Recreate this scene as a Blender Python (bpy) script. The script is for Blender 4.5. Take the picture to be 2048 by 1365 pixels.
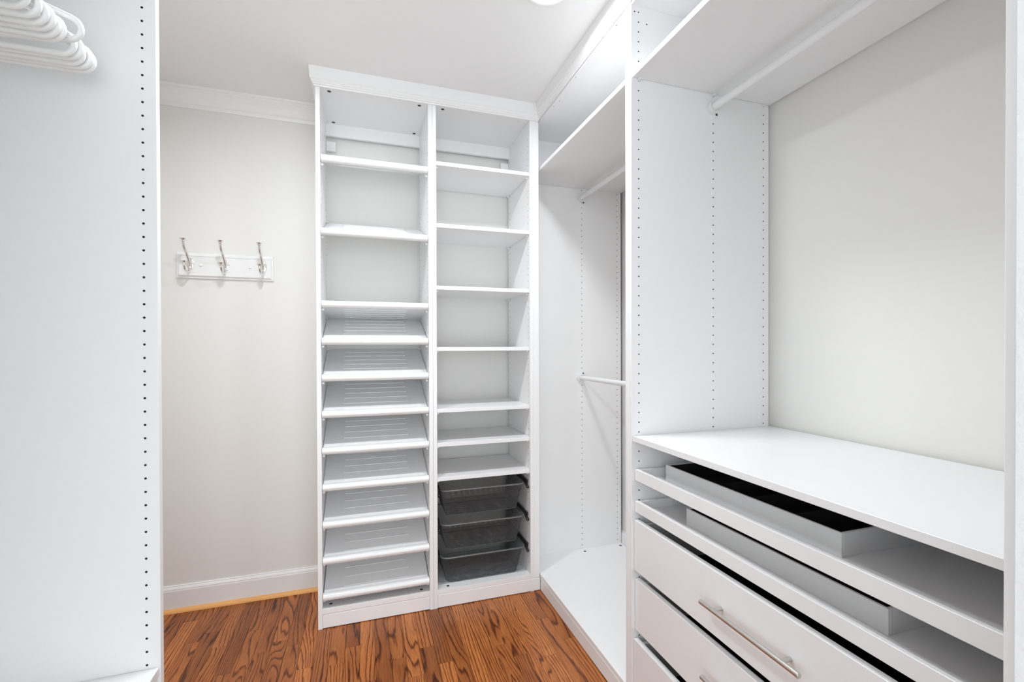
import bpy, bmesh, math, random
from mathutils import Vector, Matrix

for o in list(bpy.data.objects):
    bpy.data.objects.remove(o, do_unlink=True)
scene = bpy.context.scene
COL = scene.collection
random.seed(7)

# ------------------------------------------------------------------ camera
cam_d = bpy.data.cameras.new('camera'); cam = bpy.data.objects.new('camera', cam_d); COL.objects.link(cam)
YAW, PITCH, ROLL = math.radians(-18.0195), math.radians(-0.3612), math.radians(-0.1689)
fwd = Vector((-math.sin(YAW)*math.cos(PITCH), math.cos(YAW)*math.cos(PITCH), math.sin(PITCH)))
rgt = Vector((math.cos(YAW), math.sin(YAW), 0)); upv = rgt.cross(fwd)
r2 = rgt*math.cos(ROLL) + upv*math.sin(ROLL); u2 = -rgt*math.sin(ROLL) + upv*math.cos(ROLL)
cam.matrix_world = Matrix(((r2.x, u2.x, -fwd.x, 0.1918), (r2.y, u2.y, -fwd.y, -2.1141), (r2.z, u2.z, -fwd.z, 1.2177), (0, 0, 0, 1)))
cam_d.sensor_width = 36.0; cam_d.lens = 36.0*912.0145/2048.0
cam_d.shift_x = 0.0; cam_d.shift_y = (698.9185-682.5)/2048.0
cam_d.clip_start = 0.02
scene.camera = cam

# ------------------------------------------------------------------ world, lights, exposure
scene.view_settings.view_transform = 'Standard'; scene.view_settings.look = 'None'
scene.view_settings.gamma = 1.0; scene.view_settings.use_curve_mapping = False
scene.view_settings.exposure = -0.08
w = bpy.data.worlds.new('daylight'); scene.world = w; w.use_nodes = True
w.node_tree.nodes['Background'].inputs[0].default_value = (0.95, 0.98, 1.0, 1)
w.node_tree.nodes['Background'].inputs[1].default_value = 0.05
def area(name, loc, rot, sx, sy, power, color=(1, 1, 1), shape='RECTANGLE', spread=math.pi):
    l = bpy.data.lights.new(name, 'AREA'); l.shape = shape; l.size = sx; l.size_y = sy
    l.energy = power; l.color = color; l.spread = spread
    o = bpy.data.objects.new(name, l); COL.objects.link(o); o.location = loc; o.rotation_euler = rot
    return o
area('rear_fill_light', (0.35, -4.3, 1.10), (math.radians(90), 0, 0), 2.6, 2.1, 80, (0.918, 0.985, 1.026))  # added soft fill from behind the camera, no window is modelled there
area('side_fill_light', (-1.6, -3.4, 1.4), (math.radians(90), 0, math.radians(-48)), 1.6, 1.8, 28, (0.918, 0.985, 1.026))  # second added fill, from the left, to brighten the drawer and tray fronts
scene.cycles.max_bounces = 9; scene.cycles.diffuse_bounces = 7; scene.cycles.glossy_bounces = 3
scene.cycles.adaptive_threshold = 0.05

ZC = 2.405          # ceiling height
XF = 1.0245         # front plane of the wardrobes on the right
XB = 1.601          # their rear edge
XW = 1.618          # right wall
YW = 0.366          # far wall
ZT = 2.348          # wardrobe frame top

# ------------------------------------------------------------------ materials
def mat(name, col, rough=0.5, metal=0.0, spec=0.5):
    m = bpy.data.materials.new(name); m.use_nodes = True
    b = m.node_tree.nodes['Principled BSDF']
    b.inputs['Base Color'].default_value = (*col, 1); b.inputs['Roughness'].default_value = rough
    b.inputs['Metallic'].default_value = metal; b.inputs['Specular IOR Level'].default_value = spec
    return m
def N(m, t): return m.node_tree.nodes.new(t)
def L(m, a, b): m.node_tree.links.new(a, b)
def bumped(m, scale, strength, detail=4, dist=0.001, stretch=(1, 1, 1)):
    b = m.node_tree.nodes['Principled BSDF']
    tc = N(m, 'ShaderNodeTexCoord'); mp = N(m, 'ShaderNodeMapping'); mp.inputs['Scale'].default_value = stretch
    n = N(m, 'ShaderNodeTexNoise'); n.inputs['Scale'].default_value = scale; n.inputs['Detail'].default_value = detail
    bp = N(m, 'ShaderNodeBump'); bp.inputs['Strength'].default_value = strength; bp.inputs['Distance'].default_value = dist
    L(m, tc.outputs['Object'], mp.inputs['Vector']); L(m, mp.outputs[0], n.inputs['Vector'])
    L(m, n.outputs['Fac'], bp.inputs['Height']); L(m, bp.outputs[0], b.inputs['Normal'])
    return m
WHITE = bumped(mat('white_foil_laminate', (0.88, 0.88, 0.885), 0.38), 60, 0.06, 3, 0.0006, (8, 8, 0.4))
SHELF = mat('white_shelf_foil', (0.85, 0.85, 0.855), 0.34)
METALW = mat('white_powder_coated_metal', (0.84, 0.845, 0.85), 0.32)
LIP = mat('white_shelf_lip', (0.84, 0.84, 0.84), 0.22)
TRIM = mat('white_semigloss_trim_paint', (0.86, 0.86, 0.86), 0.35)
CEIL = bumped(mat('white_ceiling_paint', (0.86, 0.86, 0.86), 0.85), 220, 0.08, 4, 0.001)
WALL = bumped(mat('warm_off_white_wall_paint', (0.80, 0.79, 0.765), 0.62), 160, 0.10, 5, 0.001)
JAMB = bumped(mat('white_textured_wall_paint', (0.80, 0.805, 0.81), 0.6), 140, 0.5, 5, 0.002)
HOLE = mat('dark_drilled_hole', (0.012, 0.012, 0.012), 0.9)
BLACKP = mat('black_plastic', (0.012, 0.012, 0.013), 0.35)
MESH = mat('dark_grey_coated_wire', (0.105, 0.108, 0.112), 0.42, 0.2)
RIM = mat('grey_coated_steel_rim', (0.17, 0.172, 0.175), 0.38, 0.3)
NICKEL = mat('brushed_nickel', (0.62, 0.60, 0.57), 0.28, 1.0)
CHROME = mat('polished_nickel', (0.80, 0.78, 0.76), 0.10, 1.0)
PLASTIC = mat('white_hanger_plastic', (0.82, 0.82, 0.815), 0.28)
GREYBOX = bumped(mat('light_grey_felt_board', (0.74, 0.74, 0.74), 0.75), 900, 0.1)
FELT = bumped(mat('black_felt', (0.028, 0.028, 0.028), 1.0, 0, 0.1), 1200, 0.6, 2, 0.001)
SCREW = mat('dark_cam_lock', (0.05, 0.05, 0.05), 0.5, 0.6)
DARKLINE = mat('grey_shelf_rib', (0.82, 0.82, 0.825), 0.3)
LAMP = bpy.data.materials.new('lit_lamp_lens'); LAMP.use_nodes = True
_b = LAMP.node_tree.nodes['Principled BSDF']; _b.inputs['Emission Color'].default_value = (1, 0.985, 0.96, 1); _b.inputs['Emission Strength'].default_value = 8

def wood(name, dark, mid, light, rings=7.0):
    m = bpy.data.materials.new(name); m.use_nodes = True
    b = m.node_tree.nodes['Principled BSDF']
    tc = N(m, 'ShaderNodeTexCoord'); oi = N(m, 'ShaderNodeObjectInfo')
    off = N(m, 'ShaderNodeVectorMath'); off.operation = 'SCALE'; off.inputs[0].default_value = (37.0, 91.0, 53.0)
    L(m, oi.outputs['Random'], off.inputs['Scale'])
    add = N(m, 'ShaderNodeVectorMath'); add.operation = 'ADD'
    L(m, tc.outputs['Object'], add.inputs[0]); L(m, off.outputs[0], add.inputs[1])
    def scaled(v):
        s = N(m, 'ShaderNodeVectorMath'); s.operation = 'MULTIPLY'; s.inputs[1].default_value = v
        L(m, add.outputs[0], s.inputs[0]); return s.outputs[0]
    def rnd(k):
        f = N(m, 'ShaderNodeMath'); f.operation = 'MULTIPLY'; f.inputs[1].default_value = k; L(m, oi.outputs['Random'], f.inputs[0])
        g = N(m, 'ShaderNodeMath'); g.operation = 'FRACT'; L(m, f.outputs[0], g.inputs[0]); return g.outputs[0]
    def madd(a_, k, c):
        f = N(m, 'ShaderNodeMath'); f.operation = 'MULTIPLY_ADD'
        for i_, v_ in enumerate((a_, k, c)):
            if isinstance(v_, (int, float)): f.inputs[i_].default_value = v_
            else: L(m, v_, f.inputs[i_])
        return f.outputs[0]
    n1 = N(m, 'ShaderNodeTexNoise'); n1.inputs['Scale'].default_value = 1.0; n1.inputs['Detail'].default_value = 1.0; n1.inputs['Distortion'].default_value = 0.25
    L(m, scaled((12.0, 1.7, 1.0)), n1.inputs['Vector'])
    sep = N(m, 'ShaderNodeSeparateXYZ'); L(m, tc.outputs['Object'], sep.inputs[0])
    kx = madd(rnd(7.31), 105.0, 4.0)                 # straight-grain lines per metre
    lin = madd(sep.outputs['X'], kx, rnd(3.3))
    amp = madd(rnd(5.17), 11.0, rings)
    wav = madd(n1.outputs['Fac'], amp, lin)
    fz = N(m, 'ShaderNodeTexNoise'); fz.inputs['Scale'].default_value = 1.0; fz.inputs['Detail'].default_value = 3
    L(m, scaled((230.0, 18.0, 1.0)), fz.inputs['Vector'])
    ad = N(m, 'ShaderNodeMath'); ad.operation = 'MULTIPLY_ADD'; ad.inputs[1].default_value = 0.42; L(m, fz.outputs['Fac'], ad.inputs[0]); L(m, wav, ad.inputs[2])
    fc = N(m, 'ShaderNodeMath'); fc.operation = 'FRACT'; L(m, ad.outputs[0], fc.inputs[0])
    ring = N(m, 'ShaderNodeValToRGB'); e = ring.color_ramp.elements
    e[0].position = 0.0; e[0].color = (0.0, 0.0, 0.0, 1); e[1].position = 1.0; e[1].color = (0.06, 0.06, 0.06, 1)
    a = ring.color_ramp.elements.new(0.07); a.color = (0.22, 0.22, 0.22, 1)
    a = ring.color_ramp.elements.new(0.20); a.color = (0.86, 0.86, 0.86, 1)
    a = ring.color_ramp.elements.new(0.84); a.color = (0.70, 0.70, 0.70, 1)
    L(m, fc.outputs[0], ring.inputs[0])
    # long pores
    po = N(m, 'ShaderNodeTexNoise'); po.inputs['Scale'].default_value = 1.0; po.inputs['Detail'].default_value = 2
    L(m, scaled((560.0, 16.0, 1.0)), po.inputs['Vector'])
    pr = N(m, 'ShaderNodeMapRange'); pr.inputs[1].default_value = 0.36; pr.inputs[2].default_value = 0.52; pr.inputs[3].default_value = 0.62; pr.inputs[4].default_value = 1.0
    L(m, po.outputs['Fac'], pr.inputs[0])
    cr = N(m, 'ShaderNodeValToRGB'); e = cr.color_ramp.elements
    e[0].position = 0.0; e[0].color = (*dark, 1); e[1].position = 1.0; e[1].color = (*light, 1)
    a = cr.color_ramp.elements.new(0.5); a.color = (*mid, 1)
    big = N(m, 'ShaderNodeTexNoise'); big.inputs['Scale'].default_value = 1.0; big.inputs['Detail'].default_value = 2
    L(m, scaled((9.0, 3.0, 1.0)), big.inputs['Vector'])
    bm_ = N(m, 'ShaderNodeMath'); bm_.operation = 'MULTIPLY_ADD'; bm_.inputs[1].default_value = 0.55; bm_.inputs[2].default_value = -0.28
    L(m, big.outputs['Fac'], bm_.inputs[0])
    rm = N(m, 'ShaderNodeMath'); rm.operation = 'ADD'; L(m, ring.outputs['Color'], rm.inputs[0]); L(m, bm_.outputs[0], rm.inputs[1])
    L(m, rm.outputs[0], cr.inputs[0])
    # tone of the whole plank
    f3 = N(m, 'ShaderNodeMath'); f3.operation = 'MULTIPLY'; f3.inputs[1].default_value = 3.77; L(m, oi.outputs['Random'], f3.inputs[0])
    f4 = N(m, 'ShaderNodeMath'); f4.operation = 'FRACT'; L(m, f3.outputs[0], f4.inputs[0])
    tone = N(m, 'ShaderNodeValToRGB'); e = tone.color_ramp.elements
    e[0].color = (0.62, 0.56, 0.54, 1); e[1].color = (1.20, 1.24, 1.26, 1)
    a = tone.color_ramp.elements.new(0.55); a.color = (0.92, 0.90, 0.89, 1)
    L(m, f4.outputs[0], tone.inputs[0])
    m1 = N(m, 'ShaderNodeMix'); m1.data_type = 'RGBA'; m1.blend_type = 'MULTIPLY'; m1.inputs[0].default_value = 1.0
    L(m, cr.outputs[0], m1.inputs[6]); L(m, tone.outputs[0], m1.inputs[7])
    m2 = N(m, 'ShaderNodeMix'); m2.data_type = 'RGBA'; m2.blend_type = 'MULTIPLY'; m2.inputs[0].default_value = 1.0
    L(m, m1.outputs[2], m2.inputs[6]); L(m, pr.outputs[0], m2.inputs[7])
    L(m, m2.outputs[2], b.inputs['Base Color'])
    b.inputs['Roughness'].default_value = 0.33; b.inputs['Specular IOR Level'].default_value = 0.35
    bp = N(m, 'ShaderNodeBump'); bp.inputs['Strength'].default_value = 0.12; bp.inputs['Distance'].default_value = 0.0005
    L(m, pr.outputs[0], bp.inputs['Height']); L(m, bp.outputs[0], b.inputs['Normal'])
    return m
OAK = wood('stained_oak', (0.07, 0.016, 0.005), (0.345, 0.096, 0.023), (0.58, 0.205, 0.058), 3.0)
SHOE = bumped(mat('honey_pine', (0.86, 0.44, 0.15), 0.4), 80, 0.05)
SUB = mat('dark_floor_joint', (0.03, 0.012, 0.006), 0.8)

# ------------------------------------------------------------------ helpers
OFF = {}
def tag(o, label=None, cat=None, group=None, kind=None):
    if label: o['label'] = label
    if cat: o['category'] = cat
    if group: o['group'] = group
    if kind: o['kind'] = kind
    return o
def thing(name, loc, label, cat, group=None):
    o = bpy.data.objects.new(name, None); o.empty_display_size = 0.1; COL.objects.link(o); o.location = loc
    OFF[o.name] = Vector(loc); return tag(o, label, cat, group)
def obj(name, bm, m, parent=None, smooth=False, label=None, kind=None):
    me = bpy.data.meshes.new(name)
    off = OFF[parent.name] if parent else Vector((0, 0, 0))
    bmesh.ops.translate(bm, verts=bm.verts, vec=-off)
    bmesh.ops.recalc_face_normals(bm, faces=bm.faces)
    bm.to_mesh(me); bm.free()
    for p in me.polygons: p.use_smooth = smooth
    if smooth: me.set_sharp_from_angle(angle=math.radians(40))
    me.materials.append(m)
    o = bpy.data.objects.new(name, me); COL.objects.link(o)
    if parent: o.parent = parent
    OFF[o.name] = off
    if label: o['label'] = label
    if kind: o['kind'] = kind
    return o
def nb(): return bmesh.new()
def abox(bm, x0, x1, y0, y1, z0, z1, bev=0.0):
    v = [bm.verts.new((x, y, z)) for x in (x0, x1) for y in (y0, y1) for z in (z0, z1)]
    fs = [(0, 1, 3, 2), (4, 6, 7, 5), (0, 4, 5, 1), (2, 3, 7, 6), (0, 2, 6, 4), (1, 5, 7, 3)]
    faces = [bm.faces.new([v[i] for i in f]) for f in fs]
    if bev > 0:
        es = list({e for f in faces for e in f.edges})
        bmesh.ops.recalc_face_normals(bm, faces=faces)
        bmesh.ops.bevel(bm, geom=es, offset=bev, segments=1, affect='EDGES')
    return bm
def box(name, x0, x1, y0, y1, z0, z1, m, parent=None, bev=0.0006, label=None, kind=None):
    return obj(name, abox(nb(), min(x0, x1), max(x0, x1), min(y0, y1), max(y0, y1), z0, z1, bev), m, parent, False, label, kind)
def atube(bm, pts, r, seg=10, closed=False, cap=True, flat=None):
    pts = [Vector(p) for p in pts]; n = len(pts); rs = r if isinstance(r, (list, tuple)) else [r]*n
    rings = []; prev = None
    for i in range(n):
        if closed: t = (pts[(i+1) % n]-pts[i-1]).normalized()
        else: t = (pts[min(i+1, n-1)]-pts[max(i-1, 0)]).normalized()
        if prev is None:
            a = Vector((0, 0, 1)) if abs(t.z) < 0.9 else Vector((1, 0, 0))
            u = t.cross(a).normalized()
        else: u = (prev - t*prev.dot(t)).normalized()
        prev = u; v = t.cross(u)
        rings.append([bm.verts.new(pts[i]+(u*math.cos(k*2*math.pi/seg)+v*math.sin(k*2*math.pi/seg))*rs[i]) for k in range(seg)])
    for i in range(n if closed else n-1):
        A, B = rings[i], rings[(i+1) % n]
        for k in range(seg): bm.faces.new((A[k], A[(k+1) % seg], B[(k+1) % seg], B[k]))
    if cap and not closed:
        bm.faces.new(rings[0]); bm.faces.new(rings[-1][::-1])
    return bm
def acyl(bm, c, axis, r, h, seg=16):
    c = Vector(c); a = Vector(axis).normalized()
    return atube(bm, [c, c+a*h], r, seg)
def spline(pts, n=8):
    P = [Vector(p) for p in pts]; out = []
    for i in range(len(P)-1):
        p0, p1, p2, p3 = P[max(i-1, 0)], P[i], P[i+1], P[min(i+2, len(P)-1)]
        for k in range(n):
            t = k/n
            out.append(0.5*((2*p1)+(p2-p0)*t+(2*p0-5*p1+4*p2-p3)*t*t+(3*p1-p0-3*p2+p3)*t**3))
    out.append(P[-1]); return out
def extrude_profile(bm, prof, path):
    """prof: list of (out, z); path: list of ((x, y), (nx, ny)) with the mitred outward direction"""
    rings = [[bm.verts.new((x+nx*o, y+ny*o, z)) for o, z in prof] for (x, y), (nx, ny) in path]
    k = len(prof)
    for i in range(len(rings)-1):
        for j in range(k): bm.faces.new((rings[i][j], rings[i][(j+1) % k], rings[i+1][(j+1) % k], rings[i+1][j]))
    bm.faces.new(rings[0]); bm.faces.new(rings[-1][::-1])
    return bm
def holes(name, pts, axis, parent, r=0.0025, m=None, proud=0.00025, seg=10):
    bm = nb(); a = Vector(axis)
    for p in pts: acyl(bm, Vector(p)-a*0.002, axis, r, 0.002+proud, seg)
    return obj(name, bm, m or HOLE, parent, False, None, 'stuff')

# ------------------------------------------------------------------ setting
fl = obj('floor', abox(nb(), -0.90, XW, -1.95, YW, -0.05, -0.010), SUB)
tag(fl, 'reddish brown stained oak strip floor', 'floor', None, 'structure')
PW, PX0 = 0.0572, 0.0005
joints = {-3: [-0.029], -5: [0.085], -9: [0.072], -1: [-0.236], 5: [-0.290], 8: [-0.371], 12: [-0.339], 15: [-0.459], 16: [-0.223]}
def plank(x0, x1, y0, y1):
    bm = nb(); g = 0.00035; c = 0.0006
    x0 += g; x1 -= g; y0 += g; y1 -= g
    top = [(x0+c, y0+c, 0), (x1-c, y0+c, 0), (x1-c, y1-c, 0), (x0+c, y1-c, 0)]
    mid = [(x0, y0, -c), (x1, y0, -c), (x1, y1, -c), (x0, y1, -c)]
    bot = [(x, y, -0.0095) for x, y, z in mid]
    T, M_, B = [[bm.verts.new(p) for p in q] for q in (top, mid, bot)]
    bm.faces.new(T)
    for k in range(4):
        j = (k+1) % 4
        bm.faces.new((M_[k], M_[j], T[j], T[k])); bm.faces.new((B[k], B[j], M_[j], M_[k]))
    obj('plank', bm, OAK, fl)
for i in range(-16, 18):
    x0, x1 = PX0+PW*i, PX0+PW*(i+1)
    x1 = min(x1, 1.03)
    ys = list(joints.get(i, [random.uniform(-0.75, 0.25)]))
    y = ys[0]
    while y < YW-0.02:
        y += random.uniform(0.45, 0.95)
        ys.append(y)
    y = ys[0]
    while y > -1.7:
        y -= random.uniform(0.30, 0.85); ys.append(y)
    ys = sorted(v for v in ys if -1.75 < v < YW-0.05)
    ys = [-1.95]+ys+[YW-0.004]
    for a, b in zip(ys[:-1], ys[1:]): plank(x0, x1, a, b)

XL = -0.277; XWL = XL-0.577-0.016
def slab(name, label, cat, x0, x1, y0, y1, z0, z1, m):
    o = box(name, x0, x1, y0, y1, z0, z1, m, None, 0); return tag(o, label, cat, None, 'structure')
BOUNCE_CARPET = bumped(mat('pale_grey_bounce_carpet', (0.66, 0.66, 0.65), 0.95, 0, 0.1), 900, 0.6, 3, 0.003)  # unseen carpet added so light bounces into the closet without an orange tint
slab('floor_bounce', 'unseen pale grey carpet outside the doorway, added to keep bounced light neutral', 'floor', -2.6, 2.6, -4.2, -1.951, -0.05, -0.001, BOUNCE_CARPET)
slab('ceiling', 'smooth white painted ceiling over the closet', 'ceiling', -2.6, 2.6, -4.2, YW+0.1, ZC, ZC+0.08, CEIL)
slab('wall_back', 'warm off-white painted wall behind the coat rack and shelving', 'wall', XWL-0.1, XW+0.1, YW, YW+0.1, -0.05, ZC, WALL)
slab('wall_right', 'warm off-white wall seen behind the open wardrobe frames', 'wall', XW, XW+0.1, -1.98, YW, -0.05, ZC, WALL)
slab('wall_left', 'off-white wall behind the near left wardrobe', 'wall', XWL-0.1, XWL, -1.98, YW, -0.05, ZC, WALL)
slab('wall_front', 'white textured wall end at the right edge of the doorway', 'wall', 0.7594, XW, -1.98, -1.86, -0.01, ZC, JAMB)

def profile_trim(name, label, prof, path, m):
    return tag(obj(name, extrude_profile(nb(), prof, path), m), label, 'trim', None, 'structure')
base_prof = [(0, 0), (0.014, 0), (0.014, 0.094), (0.0125, 0.099), (0.0125, 0.103), (0.009, 0.109), (0.006, 0.112), (0.006, 0.116), (0, 0.118)]
profile_trim('baseboard_back', 'white baseboard with a moulded top along the far wall', base_prof, [((XWL, YW), (0, -1)), ((-0.001, YW), (0, -1))], TRIM)
profile_trim('baseboard_right', 'white baseboard behind the right wardrobes', [(o, z*1.25) for o, z in base_prof], [((XW, 0.36), (-1, 0)), ((XW, -1.85), (-1, 0))], TRIM)
q = [(0, 0)]+[(0.016*math.cos(a), 0.0165*math.sin(a)) for a in [k*math.pi/12 for k in range(7)]]
tag(obj('trim_1', extrude_profile(nb(), q, [((XWL, YW-0.014), (0, -1)), ((-0.001, YW-0.014), (0, -1))]), SHOE, None, True),
    'honey coloured wooden shoe moulding below the baseboard', 'trim', None, 'structure')
H = ZC
cp = [(0, H-0.080), (0.006, H-0.080), (0.008, H-0.074), (0.0105, H-0.068), (0.0105, H-0.065), (0.014, H-0.062), (0.019, H-0.055), (0.030, H-0.037), (0.043, H-0.022),
      (0.052, H-0.015), (0.052, H-0.011), (0.058, H-0.009), (0.063, H-0.004), (0.063, H), (0, H)]
profile_trim('trim_2', 'white crown moulding along the far wall at the ceiling', cp, [((XWL, YW), (0, -1)), ((0.02, YW), (0, -1))], TRIM)
tp = [(0, 2.330), (0.004, 2.330), (0.006, 2.335), (0.010, 2.3375), (0.011, 2.341), (0.0155, 2.347), (0.0165, 2.352), (0.020, 2.356), (0.0235, H), (0, H)]
profile_trim('trim_3', 'white crown moulding across the top of the shoe and shelf towers', tp,
             [((0.0, 0.35), (-1, 0)), ((0.0, -0.0008), (-1, -1)), ((1.0205, -0.0008), (0, -1))], TRIM)
rp = [(0, 2.339), (0.004, 2.339), (0.0055, 2.344), (0.0095, 2.3465), (0.011, 2.350), (0.015, 2.355), (0.016, 2.360), (0.020, 2.364), (0.0255, H), (0, H)]
profile_trim('trim_4', 'white crown moulding along the top of the right wardrobes', rp, [((XF-0.0008, 0.0), (-1, 0)), ((XF-0.0008, -1.8), (-1, 0))], TRIM)
tag(box('trim_5', 0.7936, 0.87, -1.86, -1.836, 0, ZC, TRIM, None, 0.001), 'smooth white door casing strip behind the textured wall end', 'trim', None, 'structure')

# ------------------------------------------------------------------ ceiling lights
def downlight(x, y, label, power):
    t = thing('recessed_light', (x, y, ZC), label, 'ceiling light')
    bm = nb(); n = 40
    prof = [(0.092, 0.0), (0.091, -0.004), (0.086, -0.006), (0.078, -0.005), (0.074, -0.002)]
    rings = [[bm.verts.new((x+r*math.cos(k*2*math.pi/n), y+r*math.sin(k*2*math.pi/n), ZC+z)) for k in range(n)] for r, z in prof]
    for A, B in zip(rings[:-1], rings[1:]):
        for k in range(n): bm.faces.new((A[k], A[(k+1) % n], B[(k+1) % n], B[k]))
    obj('trim_ring', bm, TRIM, t, True)
    bm = nb(); acyl(bm, (x, y, ZC), (0, 0, -1), 0.0745, 0.003, 40); obj('lens', bm, LAMP, t, False, 'glowing white lens')
    l = area('downlight_lamp', (0, 0, -0.006), (0, 0, 0), 0.14, 0.14, power, (0.945, 0.985, 1.01), 'DISK', math.radians(170))
    l.parent = t
downlight(0.776, -0.720, 'round recessed ceiling light cut by the top edge of the picture', 10.0)
downlight(-0.08, -0.720, 'round recessed ceiling light just outside the picture above the left wardrobe front', 11.5)

# ------------------------------------------------------------------ pieces shared by the wardrobe frames
S, Z0 = 0.032, 2.3105
def zi(i): return Z0-S*i
TH = 0.018

# ---- shoe tower (left half)
t = thing('shoe_cabinet', (0.25, 0.17, 0), 'tall narrow white cabinet of slanted shoe shelves beside the coat rack', 'cabinet')
WM = 0.4958
SH = t
sp = box('side_panel', 0, TH, 0, 0.350, 0, ZT, WHITE, t)
holes('pin_holes', [(TH, y, zi(i)) for y in (0.028, 0.318) for i in range(2, 69)], (1, 0, 0), sp, 0.0022)
sp = box('side_panel', WM-TH, WM-0.0004, 0, 0.350, 0, ZT, WHITE, t)
holes('pin_holes', [(WM-TH, y, zi(i)) for y in (0.028, 0.318) for i in range(2, 69)], (-1, 0, 0), sp, 0.0022)
tpn = box('top_panel', TH, WM-TH, 0.001, 0.350, ZT-TH, ZT, WHITE, t)
holes('cam_locks', [(0.0543, 0.024, ZT-TH), (0.4413, 0.024, ZT-TH), (0.0551, 0.3125, ZT-TH), (0.4473, 0.3125, ZT-TH)], (0, 0, -1), tpn, 0.0085, SCREW)
bp_ = box('bottom_panel', TH, WM-TH, 0.001, 0.350, 0.0625, 0.084, WHITE, t)
holes('cam_locks', [(0.0491, 0.040, 0.084), (0.4429, 0.034, 0.084)], (0, 0, 1), bp_, 0.0072, SCREW)
box('toe_board', TH+0.0005, WM-TH-0.0005, 0.0004, 0.016, 0.003, 0.0606, WHITE, t, 0.0012)
box('back_rail', TH, WM-TH, 0.330, 0.346, 2.270, ZT-TH, WHITE, t)
box('wall_bracket', TH+0.001, 0.064, 0.340, 0.352, 2.198, 2.247, TRIM, t, 0.002, 'small square white wall bracket')

def shoe_shelf(zl, rise, parent):
    """zl: top of the lip; rise: height of the rear edge above the front of the tray"""
    x0, x1 = TH+0.002, WM-TH-0.002
    y0, y1, th = 0.022, 0.338, 0.011
    zf = zl-0.010; zb = zf+rise
    def P(x, u, d=0.0): return Vector((x, y0+(y1-y0)*u, zf+(zb-zf)*u+d))
    bm = nb()
    a = [P(x0+0.002, 0, -th), P(x1-0.002, 0, -th), P(x1-0.002, 1, -th), P(x0+0.002, 1, -th)]; b = [P(x0+0.002, 0), P(x1-0.002, 0), P(x1-0.002, 1), P(x0+0.002, 1)]
    A = [bm.verts.new(p) for p in a]; B = [bm.verts.new(p) for p in b]
    bm.faces.new(A[::-1]); bm.faces.new(B)
    for k in range(4): bm.faces.new((A[k], A[(k+1) % 4], B[(k+1) % 4], B[k]))
    sh = obj('shoe_shelf', bm, METALW, parent)
    bm = nb()   # rounded lip bar
    prof = [(0.024, -0.001), (0.018, 0.0), (0.009, -0.001), (0.002, -0.005), (-0.002, -0.011), (-0.002, -0.020), (0.002, -0.027), (0.008, -0.0305), (0.018, -0.031), (0.024, -0.030)]
    R = [[bm.verts.new((x, y, zl+z)) for y, z in prof] for x in (x0, x1)]
    k = len(prof)
    for j in range(k): bm.faces.new((R[0][j], R[0][(j+1) % k], R[1][(j+1) % k], R[1][j]))
    bm.faces.new(R[0]); bm.faces.new(R[1][::-1])
    obj('lip', bm, LIP, sh, True)
    bm = nb()   # pressed ribs on both faces
    for s in range(6):
        u = 0.10+0.155*s
        for d0, d1 in ((0.0, 0.0014), (-th-0.0014, -th)):
            q0 = [P(x, u+du, d) for d in (d0, d1) for x, du in ((0.105, -0.006), (WM-0.105, -0.006), (WM-0.105, 0.006), (0.105, 0.006))]
            V = [bm.verts.new(p) for p in q0]
            for f in ((0, 1, 2, 3), (4, 5, 6, 7), (0, 1, 5, 4), (1, 2, 6, 5), (2, 3, 7, 6), (3, 0, 4, 7)): bm.faces.new([V[i] for i in f])
    obj('ribs', bm, DARKLINE, sh, False, None, 'stuff')
    bm = nb()
    for x in (x0+0.004, x1-0.004):
        p = P(x, 0.0, -0.024); abox(bm, p.x-0.005, p.x+0.005, 0.024, 0.034, p.z-0.009, p.z-0.0, 0.001)
        p = P(x, 0.98, 0.0); abox(bm, p.x-0.006, p.x+0.006, p.y-0.010, p.y, p.z+0.001, p.z+0.006, 0.001)
    obj('shelf_clips', bm, PLASTIC, sh, False, None, 'stuff')
for zl, rise in [(2.0495, 0.105), (1.7335, 0.113), (1.4190, -0.040), (1.2575, 0.113), (1.0985, 0.116), (0.9400, 0.116), (0.7810, 0.116), (0.6220, 0.116), (0.4600, 0.116), (0.3035, 0.116), (0.1470, 0.116)]:
    shoe_shelf(zl, rise, SH)

# ---- flat-shelf tower (right half)
X1 = WM; XR = 0.9733
t = thing('open_shelving_unit', (0.744, 0.17, 0), 'tall narrow white unit of flat shelves holding three mesh baskets at the bottom', 'shelving unit')
sp = box('side_panel', X1+0.0004, X1+TH, 0, 0.350, 0, ZT, WHITE, t)
holes('pin_holes', [(X1+TH, y, zi(i)) for y in (0.028, 0.318) for i in range(2, 69)], (1, 0, 0), sp, 0.0022)
sp = box('side_panel', XR, XR+TH, 0, 0.350, 0, ZT, WHITE, t)
holes('pin_holes', [(XR, y, zi(i)) for y in (0.028, 0.318) for i in range(2, 69)], (-1, 0, 0), sp, 0.0022)
box('filler_strip', XR+TH+0.0003, 1.0205, 0, 0.016, 0.0655, ZT, WHITE, t)
tpn = box('top_panel', X1+TH, XR, 0.001, 0.350, ZT-TH, ZT, WHITE, t)
holes('cam_locks', [(0.5493, 0.024, ZT-TH)], (0, 0, -1), tpn, 0.0085, SCREW)
holes('cam_lock_caps', [(0.925, 0.024, ZT-TH)], (0, 0, -1), tpn, 0.0085, PLASTIC)
bp_ = box('bottom_panel', X1+TH, XR, 0.001, 0.350, 0.0645, 0.084, WHITE, t)
holes('cam_locks', [(0.5661, 0.0268, 0.084)], (0, 0, 1), bp_, 0.0072, SCREW)
LINER = bumped(mat('clear_grey_liner', (0.62, 0.63, 0.64), 0.16), 30, 0.5, 3, 0.004)
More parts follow.
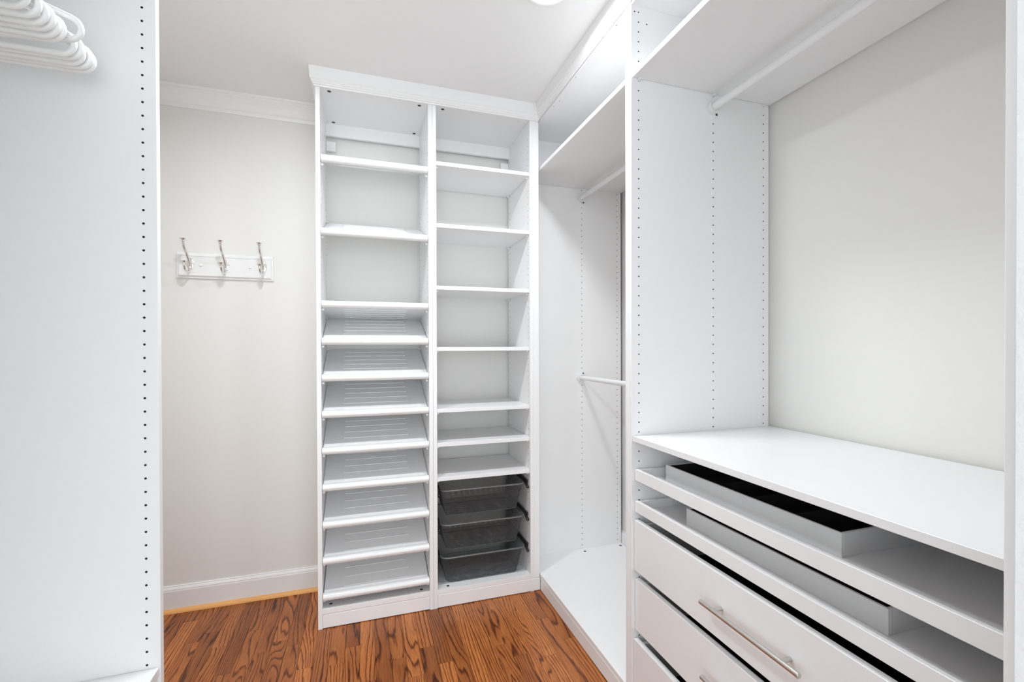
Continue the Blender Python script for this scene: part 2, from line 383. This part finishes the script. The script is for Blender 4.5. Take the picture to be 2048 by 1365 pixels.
box('shelf_liner', X1+TH+0.003, XR-0.003, 0.045, 0.335, 0.0842, 0.0852, LINER, t, 0.0003, 'glossy clear plastic liner under the baskets')
box('toe_board', X1+TH+0.0005, 1.0235, -0.0012, 0.014, 0.003, 0.0632, WHITE, t, 0.0012)
box('back_rail', X1+TH, XR, 0.330, 0.346, 2.270, ZT-TH, WHITE, t)
box('wall_bracket', XR-0.046, XR-0.001, 0.340, 0.352, 2.198, 2.247, TRIM, t, 0.002, 'small square white wall bracket')
for z in (2.078, 1.790, 1.501, 1.2145, 0.9265, 0.767, 0.6065):
    sh = box('shelf', X1+TH+0.001, XR-0.001, 0.008, 0.345, z-0.0178, z, SHELF, t, 0.0008)
    bm = nb()
    for x in (X1+TH+0.006, XR-0.006):
        for y in (0.028, 0.325): abox(bm, x-0.006, x+0.006, y-0.005, y+0.005, z-0.027, z-0.0180, 0.002)
    obj('shelf_pins', bm, PLASTIC, sh, False, None, 'stuff')
def rail(x, z, sgn):
    bm = nb()
    pts = spline([(x, 0.33, z+0.014), (x, 0.12, z+0.014), (x-sgn*0.003, 0.07, z+0.008), (x-sgn*0.001, 0.035, z-0.006), (x+sgn*0.002, 0.012, z-0.020)], 5)
    atube(bm, pts, [0.0055]*(len(pts)-4)+[0.0065, 0.0072, 0.0075, 0.006], 10)
    abox(bm, x+sgn*0.000, x+sgn*0.0095, 0.03, 0.33, z-0.004, z+0.014, 0.001) if sgn > 0 else abox(bm, x-0.0095, x, 0.03, 0.33, z-0.004, z+0.014, 0.001)
    obj('basket_rail', bm, BLACKP, t, True, 'black plastic basket rail')
BZ = (0.5352, 0.3728, 0.2178)
for z in BZ:
    rail(XR-0.0105, z, 1); rail(X1+TH+0.0105, z, -1)

# ---- wire baskets
def rrect(x0, x1, y0, y1, r, z, n=6):
    pts = []
    for cx, cy, a0 in ((x1-r, y0+r, -90), (x1-r, y1-r, 0), (x0+r, y1-r, 90), (x0+r, y0+r, 180)):
        for k in range(n+1):
            a = math.radians(a0+90*k/n); pts.append(Vector((cx+r*math.cos(a), cy+r*math.sin(a), z)))
    return pts
def basket_meshes():
    x0, x1, y0, y1 = -0.209, 0.209, 0.018, 0.322
    ins, dep = 0.032, 0.127
    top = rrect(x0+0.003, x1-0.003, y0+0.003, y1-0.003, 0.032, 0.0)
    bot = rrect(x0+ins, x1-ins, y0+ins, y1-ins, 0.022, -dep)
    rim = atube(nb(), rrect(x0, x1, y0, y1, 0.034, 0.0), 0.0042, 8, True)
    bm = nb(); WR = 0.0007; PITCH_ = 0.0060
    def wire(a, b):
        d = (b-a)
        if d.length < 1e-5: return
        d.normalize(); u = d.cross(Vector((0.31, 0.52, 0.79))).normalized(); v = d.cross(u)
        A = [bm.verts.new(a+(u*math.cos(k*2.0944)+v*math.sin(k*2.0944))*WR) for k in range(3)]
        B = [bm.verts.new(b+(u*math.cos(k*2.0944)+v*math.sin(k*2.0944))*WR) for k in range(3)]
        for k in range(3): bm.faces.new((A[k], A[(k+1) % 3], B[(k+1) % 3], B[k]))
    # walls: parametrise the perimeter, diagonal wires in (s, t)
    n = len(top); cum = [0.0]
    for i in range(n): cum.append(cum[-1]+(top[(i+1) % n]-top[i]).length)
    P = cum[-1]; hgt = math.hypot(dep, ins)
    def W(s, tt):
        s = s % P
        for i in range(n):
            if cum[i+1] >= s: break
        f = (s-cum[i])/max(cum[i+1]-cum[i], 1e-9)
        a = top[i].lerp(top[(i+1) % n], f); b = bot[i].lerp(bot[(i+1) % n], f)
        return a.lerp(b, tt)
    m_ = int(P/PITCH_)
    for i in range(m_):
        s = P*i/m_
        for sg in (1, -1):
            prev = W(s, 0)
            for k in range(1, 5):
                cur = W(s+sg*hgt*0.62*k/4, k/4); wire(prev, cur); prev = cur
    # floor of the basket
    bx0, bx1, by0, by1 = x0+ins+0.004, x1-ins-0.004, y0+ins+0.004, y1-ins-0.004
    for sg in (1, -1):
        x = bx0-0.62*(by1-by0)
        while x < bx1+0.62*(by1-by0):
            pa, pb = Vector((x, by0, -dep)), Vector((x+sg*0.62*(by1-by0), by1, -dep))
            # clip in x
            t0, t1 = 0.0, 1.0; dx = pb.x-pa.x
            ta, tb = sorted(((bx0-pa.x)/dx, (bx1-pa.x)/dx)); t0 = max(0.0, ta); t1 = min(1.0, tb)
            if t0 < t1: wire(pa.lerp(pb, t0), pa.lerp(pb, t1))
            x += PITCH_
    edge = atube(nb(), rrect(x0+ins, x1-ins, y0+ins, y1-ins, 0.022, -dep), 0.0014, 6, True)
    return rim, bm, edge
BN = ('topmost dark mesh wire basket, right under the lowest flat shelf', 'middle dark mesh wire basket of the three', 'lowest dark mesh wire basket, just above the cabinet bottom')
_src = []
for i, z in enumerate(BZ):
    t = thing('wire_basket', (0.744, 0, z), BN[i], 'basket', 'mesh baskets in the shelving unit')
    if not _src:
        rim, bm, edge = basket_meshes()
        for nme, g, m in (('rim', rim, RIM), ('mesh_sides', bm, MESH), ('bottom_edge', edge, MESH)):
            bmesh.ops.translate(g, verts=g.verts, vec=Vector((0.744, 0, z)))
            o = obj(nme, g, m, t, nme == 'rim'); _src.append(o)
            if nme == 'mesh_sides': o['kind'] = 'stuff'
    else:
        for s in _src:
            c = s.copy(); COL.objects.link(c); c.parent = t

# ---- wardrobe frames on the right
ROWS = (0.0278, 0.3281, 0.5516)
def rodset(parent, x, z, ya, yb, brackets):
    bm = nb(); acyl(bm, (x, ya, z), (0, 1 if yb > ya else -1, 0), 0.0125, abs(yb-ya), 24)
    r = obj('hanging_rod', bm, METALW, parent, True)
    for (y, d, up) in brackets:
        bm = nb()
        # cup holding the rod, open to one side, and a screw lobe
        n = 20
        outer = [(x+0.0225*math.cos(a), z+0.0225*math.sin(a)) for a in [math.pi*(0.28+1.44*k/n) for k in range(n+1)]]
        inner = [(x+0.0135*math.cos(a), z+0.0135*math.sin(a)) for a in [math.pi*(0.28+1.44*k/n) for k in range(n+1)]]
        R0 = [bm.verts.new((a, y, b)) for a, b in outer]; R1 = [bm.verts.new((a, y+d*0.014, b)) for a, b in outer]
        I0 = [bm.verts.new((a, y, b)) for a, b in inner]; I1 = [bm.verts.new((a, y+d*0.014, b)) for a, b in inner]
        for k in range(n):
            bm.faces.new((R0[k], R0[k+1], R1[k+1], R1[k])); bm.faces.new((I0[k], I1[k], I1[k+1], I0[k+1]))
            bm.faces.new((R1[k], R1[k+1], I1[k+1], I1[k]))
        bm.faces.new((R0[0], R1[0], I1[0], I0[0])); bm.faces.new((R0[-1], I0[-1], I1[-1], R1[-1]))
        acyl(bm, (x+0.012, y, z+up*0.024), (0, d, 0), 0.0095, 0.008, 18)
        b = obj('rod_bracket', bm, PLASTIC, r, True)
        acyl_ = nb(); acyl(acyl_, (x+0.013, y+d*0.0081, z+up*0.0245), (0, d, 0), 0.0042, 0.0008, 14)
        # screw stays with the bracket's rod as a sub-part
        obj('screw', acyl_, SCREW, r, False, 'dark screw head')

def side(parent, y0, y1, face, sgn, x0=XF, x1=XB, flip=1):
    """panel between y0 and y1; holes on face side"""
    p = box('side_panel', x0, x1, y0, y1, 0, ZT, WHITE, parent)
    pts = []
    for dd in ROWS:
        x = (x0+dd) if flip > 0 else (x1-dd)
        pts += [(x, face, zi(i)) for i in range(0 if flip > 0 else 0, 70)]
    if flip > 0: pts += [(XF+0.013, face, 2.310), (XF+0.059, face, 2.2776)]
    holes('pin_holes', pts, (0, sgn, 0), p, 0.0024)
    return p

t = thing('wardrobe_frame', (1.31, -0.30, 0), 'open white wardrobe frame with two hanging rods beside the shelving unit', 'wardrobe')
side(t, 0.1907, 0.2087, 0.1907, -1)
box('side_panel', XF, XB, -0.7990, -0.7812, 0, ZT, WHITE, t, 0.0012)
ya, yb = -0.7810, 0.1905
tpn = box('top_panel', XF+0.001, XB, ya, yb, ZT-TH, ZT, WHITE, t)
holes('screw_holes', [(1.0357+.006, -0.2081, ZT-TH), (1.0317+.004, -0.1571, ZT-TH), (1.030, -0.3984, ZT-TH), (1.030, -0.7174, ZT-TH)], (0, 0, -1), tpn, 0.002)
bp_ = box('bottom_panel', XF+0.0006, XB, ya, yb, 0.0615, 0.0805, WHITE, t, 0.001)
holes('cam_locks', [(1.3524, 0.1573, 0.0805), (1.5777, 0.1591, 0.0805), (1.3524, -0.745, 0.0805), (1.062, -0.745, 0.0805)], (0, 0, 1), bp_, 0.008, SCREW)
box('toe_board', XF, XF+0.016, ya, -0.0015, 0.003, 0.0608, WHITE, t, 0.0012)
sh = box('shelf', XF+0.004, XB-0.004, ya+0.001, yb-0.001, 2.0935, 2.1110, SHELF, t, 0.0008)
rodset(t, 1.3465, 2.0420, yb, ya, [(yb, -1, -1), (ya, 1, -1)])
rodset(t, 1.3430, 1.0420, yb, ya, [(yb, -1, 1), (ya, 1, 1)])

t = thing('wardrobe_frame', (1.31, -1.30, 0), 'white wardrobe frame with worktop, pull-out trays and handled drawers on the right', 'wardrobe')
side(t, -0.8171, -0.7994, -0.8171, -1)
box('side_panel', XF, XB, -1.799, -1.781, 0, ZT, WHITE, t, 0.0012)
ya, yb = -1.7808, -0.8173
box('top_panel', XF+0.001, XB, ya, yb, ZT-TH, ZT, WHITE, t)
box('bottom_panel', XF+0.0006, XB, ya, yb, 0.0615, 0.0805, WHITE, t, 0.001)
box('toe_board', XF+0.0002, XF+0.016, ya, yb, 0.003, 0.0608, WHITE, t, 0.0012)
box('shelf', XF+0.004, XB+0.002, ya+0.001, yb-0.001, 2.0935, 2.1110, SHELF, t, 0.0008)
rodset(t, 1.3465, 2.0435, yb, ya, [(yb, -1, -1), (ya, 1, -1)])
bm = nb()
for x in (XF+0.0285, XF+0.329, XF+0.5525): acyl(bm, (x, yb-0.0005, 2.0905), (0, -1, 0), 0.0055, 0.010, 12)
obj('shelf_pins', bm, PLASTIC, t, True, None, 'stuff')
wt = box('worktop', XF+0.004, XB+0.004, ya+0.001, yb-0.001, 0.9052, 0.9230, SHELF, t, 0.0009)
def tray(z0, z1, xf):
    y0, y1 = ya+0.004, yb-0.003
    f = box('pull_out_tray', xf, xf+0.012, y0, y1, z0, z1, SHELF, t, 0.0008)
    box('tray_side', xf+0.012, 1.585, y1-0.014, y1-0.003, z0+0.002, z1-0.001, WHITE, f)
    box('tray_side', xf+0.012, 1.585, y0+0.003, y0+0.014, z0+0.002, z1-0.001, WHITE, f)
    box('tray_bottom', xf+0.012, 1.585, y0+0.014, y1-0.014, z0+0.002, z0+0.008, WHITE, f)
    box('tray_back', 1.585, 1.597, y0+0.003, y1-0.003, z0+0.002, z1-0.001, WHITE, f)
    box('slide_rail', xf+0.03, 1.58, y1-0.003, yb-0.0003, z0+0.006, z0+0.022, RIM, f, 0)
    box('slide_rail', xf+0.03, 1.58, ya+0.0003, y0+0.003, z0+0.006, z0+0.022, RIM, f, 0)
tray(0.7780, 0.8143, 1.0352)
tray(0.6747, 0.7109, 1.0352)
def drawer(z0, z1, xf, depth_gap=0.0):
    y0, y1 = ya+0.003, yb-0.003
    f = box('drawer', xf, xf+0.017, y0, y1, z0, z1, SHELF, t, 0.0010)
    box('drawer_side', xf+0.017, 1.58, y1-0.022, y1-0.010, z0+0.014, z1-0.012, METALW, f)
    box('drawer_side', xf+0.017, 1.58, y0+0.010, y0+0.022, z0+0.014, z1-0.012, METALW, f)
    box('drawer_back', 1.568, 1.58, y0+0.022, y1-0.022, z0+0.014, z1-0.03, METALW, f)
    box('drawer_bottom', xf+0.017, 1.568, y0+0.022, y1-0.022, z0+0.014, z0+0.020, METALW, f)
    box('drawer_liner', xf+0.0175, 1.567, y0+0.0225, y1-0.0225, z0+0.0202, z0+0.0235, FELT, f, 0.0004, 'black felt drawer liner')
    bm = nb()   # felt dressing of the front's inner face
    abox(bm, xf+0.0172, xf+0.0192, y0+0.024, y1-0.024, z0+0.024, z1-0.012); obj('felt_facing', bm, FELT, f)
    zc = (z0+z1)/2; yc = (ya+yb)/2; xh = xf-0.0275
    bm = nb(); n = 28
    pts = [(xh, yc-0.1395, zc), (xh, yc-0.1385, zc), (xh, yc+0.1385, zc), (xh, yc+0.1395, zc)]
    atube(bm, pts, [0.0050, 0.0060, 0.0060, 0.0050], n)
    h = obj('handle', bm, NICKEL, f, True, 'brushed nickel bar handle')
    for s in (-1, 1):
        bm = nb(); acyl(bm, (xh+0.004, yc+s*0.096, zc), (1, 0, 0), 0.0048, xf-0.0002-xh-0.004, 20)
        obj('handle_post', bm, NICKEL, f, True)
drawer(0.4830, 0.6483, 1.0325)
drawer(0.2875, 0.4554, 1.0358)
drawer(0.0900, 0.2592, 1.0290)

# ---- felt-lined inserts lying on the trays
def insert(loc_x0, x1, y0, y1, z0, z1, label, divs):
    t = thing('jewellery_insert', ((loc_x0+x1)/2, (y0+y1)/2, z0), label, 'organizer', 'felt inserts on the pull-out trays')
    th = 0.006; x0 = loc_x0
    box('side_wall', x0, x0+th, y0, y1, z0, z1, GREYBOX, t); box('side_wall', x1-th, x1, y0, y1, z0, z1, GREYBOX, t)
    box('end_wall', x0+th, x1-th, y0, y0+th, z0, z1, GREYBOX, t); box('end_wall', x0+th, x1-th, y1-th, y1, z0, z1, GREYBOX, t)
    box('felt_floor', x0+th, x1-th, y0+th, y1-th, z0, z0+0.004, FELT, t)
    bm = nb()
    abox(bm, x0+th, x0+th+0.0015, y0+th, y1-th, z0+0.004, z1-0.002); abox(bm, x1-th-0.0015, x1-th, y0+th, y1-th, z0+0.004, z1-0.002)
    abox(bm, x0+th, x1-th, y0+th, y0+th+0.0015, z0+0.004, z1-0.002); abox(bm, x0+th, x1-th, y1-th-0.0015, y1-th, z0+0.004, z1-0.002)
    obj('felt_lining', bm, FELT, t, False, 'black felt lining')
    for y in divs: box('divider', x0+th+0.0015, x1-th-0.0015, y-0.002, y+0.002, z0+0.004, z1-0.004, FELT, t)
insert(1.111, 1.44, -1.4440, -0.8785, 0.7861, 0.8365, 'pale grey box with black felt compartments on the upper pull-out tray', (-1.0876, -1.2035, -1.3249))
insert(1.105, 1.44, -1.5345, -0.9840, 0.6828, 0.7330, 'pale grey box with black felt lining on the lower pull-out tray', (-1.12, -1.26, -1.40))

# ---- wardrobe at the left of the camera
t = thing('wardrobe_frame', (-0.565, -1.30, 0), 'white wardrobe side with a column of pin holes at the near left', 'wardrobe')
x0, x1 = XL-0.577, XL
p = box('side_panel', x0, x1, -0.8099, -0.7919, 0, ZT, WHITE, t, 0.0006)
pts = [(XL-dd, -0.8099, Z0-0.2859-S*i) for dd in ROWS for i in range(-9, 61) if Z0-0.2859-S*i < ZT-0.04]
holes('pin_holes', [q for q in pts if not (0.40 < q[2] < 0.4475)], (0, -1, 0), p, 0.00275, None, 0.00025, 16)
box('side_panel', x0, x1, -1.799, -1.781, 0, ZT, WHITE, t)
ya, yb = -1.7808, -0.8101
box('top_panel', x0, x1-0.001, ya, yb, ZT-TH, ZT, WHITE, t)
box('bottom_panel', x0, x1-0.001, ya, yb, 0.0615, 0.0805, WHITE, t)
box('toe_board', x1-0.016, x1, ya, yb, 0.003, 0.061, WHITE, t)
box('shelf', x0+0.002, x1-0.003, ya+0.001, yb-0.0005, 0.4285, 0.4468, SHELF, t)
box('shelf', x0+0.002, x1-0.003, ya+0.001, yb-0.0005, 2.0935, 2.1110, SHELF, t)
f = box('drawer', x1-0.024, x1-0.007, ya+0.003, yb-0.003, 0.262, 0.424, SHELF, t)
XRD, ZRD = XL-0.2885, 2.043
rodset(t, XRD, ZRD, yb, ya, [(yb, -1, -1), (ya, 1, -1)])

# ---- hangers
def hanger_curve():
    """shoulder frame in the XZ plane; bottom bar at z=0, rod centre at z=0.232"""
    hw, R = 0.204, 0.023
    pts = []
    pts.append((0, 0)); pts.append((0.10, 0)); pts.append((hw-R-0.01, 0.0))
    for k in range(0, 11):
        a = math.radians(-90+k*(90+62)/10); pts.append((hw-R+R*math.cos(a), R+R*math.sin(a)))
    pts += [(0.13, 0.073), (0.06, 0.104), (0.018, 0.122)]
    return pts
hp = hanger_curve()
right_ = [Vector((x, 0, z)) for x, z in hp]; left_ = [Vector((-x, 0, z)) for x, z in hp]
loop = right_[1:]+[Vector((0, 0, 0.130))]+left_[1:][::-1]
hb = atube(nb(), loop, 0.0055, 12, True); me_body = bpy.data.meshes.new('shoulder_loop'); hb.to_mesh(me_body); hb.free()
hook = [(0, 0, 0.128), (0, 0, 0.15), (0, 0, 0.175)]+[(0.0185*math.cos(a)*1.0, 0, 0.232+0.0185*math.sin(a)) for a in [math.radians(v) for v in (-75, -40, -5, 30, 65, 100, 135, 170, 195)]]
hk = atube(nb(), spline(hook, 3), 0.0042, 8); me_hook = bpy.data.meshes.new('hook'); hk.to_mesh(me_hook); hk.free()
for me in (me_body, me_hook):
    me.materials.append(PLASTIC)
    for p in me.polygons: p.use_smooth = True
ORD = ['farthest', 'second', 'third', 'fourth', 'fifth', 'sixth', 'seventh', 'eighth', 'ninth', 'tenth', 'eleventh', 'twelfth', 'thirteenth']
HY = [(-0.900, 0.5, 0), (-0.914, 0.8, 0.3), (-0.929, 0.3, -0.4), (-0.945, 0.5, 0.5), (-0.962, 0.2, -0.6), (-0.981, 1.0, 6.0), (-1.003, 0.0, 0.5), (-1.019, 0.4, -0.4), (-1.035, 0.1, 0.3), (-1.053, 0.6, 0), (-1.071, 0.4, 0.4), (-1.093, 0, 0), (-1.119, 0.6, 0)]
for i, (y, rz, ry) in enumerate(HY):
    lab = ('white plastic tube hanger at the far end of the row' if i == 0 else
           'nearest white plastic tube hanger in the row' if i == len(HY)-1 else
           ORD[i]+' white plastic tube hanger counted from the far end of the row')
    t = thing('clothes_hanger', (XRD+random.uniform(-0.004, 0.004), y, ZRD+0.0125+0.0042-0.0185+0.0185-0.232-0.0185+0.0003), lab, 'hanger', 'white hangers on the left rod')
    t.rotation_euler = (0, math.radians(-ry), math.radians(rz))
    t.location.x -= 0.25*math.sin(math.radians(-ry)); t.location.z += 0.25*(1-math.cos(math.radians(ry)))
    for nm, me in (('shoulder_loop', me_body), ('hook', me_hook)):
        o = bpy.data.objects.new(nm, me); COL.objects.link(o); o.parent = t

# ---- coat rack on the far wall
x0, x1, z0, z1 = -0.6250, -0.2235, 1.5375, 1.6560
xc, zc = (x0+x1)/2, (z0+z1)/2
t = thing('coat_rack', (xc, YW-0.01, z0), 'white wooden coat rack board with three double nickel hooks', 'coat rack')
def frustum(bm, a, ya, b, yb):
    """stack of rectangles (inset, y)"""
    def rect(i, y): return [bm.verts.new(p) for p in ((x0+i, y, z0+i), (x1-i, y, z0+i), (x1-i, y, z1-i), (x0+i, y, z1-i))]
    return rect
bm = nb()
steps = [(0.0, YW), (0.0, YW-0.007), (0.002, YW-0.010), (0.006, YW-0.0105), (0.010, YW-0.015), (0.013, YW-0.0185), (0.0165, YW-0.0185), (0.0175, YW-0.0165), (0.0195, YW-0.0165)]
rings = [[bm.verts.new(p) for p in ((x0+i, y, z0+i), (x1-i, y, z0+i), (x1-i, y, z1-i), (x0+i, y, z1-i))] for i, y in steps]
for A, B in zip(rings[:-1], rings[1:]):
    for k in range(4): bm.faces.new((A[k], A[(k+1) % 4], B[(k+1) % 4], B[k]))
bm.faces.new(rings[-1]); bm.faces.new(rings[0][::-1])
board = obj('board', bm, TRIM, t)
YF = YW-0.0165
for x in (-0.5257, -0.3223):
    bm = nb(); atube(bm, [(x, YF+0.001, zc+0.002), (x, YF-0.003, zc+0.002), (x, YF-0.0045, zc+0.002)], [0.0065, 0.0062, 0.003], 16); obj('screw_cap', bm, TRIM, t, True)
for x in (-0.568, -0.4245, -0.267):
    bm = nb(); n = 28    # oval base plate, slightly domed
    prof = [(1.0, 0.0), (1.0, 0.0022), (0.9, 0.0034), (0.0, 0.0042)]
    zp = zc+0.006
    R = [[bm.verts.new((x+0.0150*s*math.cos(k*2*math.pi/n), YF-d, zp+0.0260*s*math.sin(k*2*math.pi/n))) for k in range(n)] for s, d in prof[:-1]]
    for A, B in zip(R[:-1], R[1:]):
        for k in range(n): bm.faces.new((A[k], A[(k+1) % n], B[(k+1) % n], B[k]))
    bm.faces.new(R[-1])
    h = obj('hook', bm, CHROME, t, True, 'double prong polished nickel hook')
    bm = nb()
    up = spline([(x, YF-0.003, zp-0.022), (x, YF-0.008, zp-0.006), (x, YF-0.018, zp+0.014), (x, YF-0.048, zp+0.042), (x, YF-0.076, zp+0.064), (x, YF-0.087, zp+0.086)], 6)
    rr = [0.0062-0.0014*abs(2*i/(len(up)-1)-1) for i in range(len(up))]
    atube(bm, up, rr, 10)
    k0 = Vector(up[-1])
    atube(bm, [k0+Vector((0, 0, d)) for d in (-0.001, 0.001, 0.003, 0.005, 0.010, 0.0125, 0.0128)], [0.0045, 0.0078, 0.0075, 0.0055, 0.0112, 0.0122, 0.009], 18)
    obj('upper_prong', bm, CHROME, h, True)
    bm = nb()
    lo = spline([(x, YF-0.004, zp-0.010), (x, YF-0.010, zp-0.028), (x, YF-0.032, zp-0.040), (x, YF-0.058, zp-0.036), (x, YF-0.074, zp-0.022), (x, YF-0.077, zp-0.012)], 6)
    atube(bm, lo, 0.0054, 10)
    k0 = Vector(lo[-1])
    atube(bm, [k0+Vector((0, 0, d)) for d in (-0.001, 0.001, 0.003, 0.005, 0.010, 0.0125, 0.0128)], [0.0045, 0.0078, 0.0075, 0.0055, 0.0112, 0.0122, 0.009], 18)
    obj('lower_prong', bm, CHROME, h, True)
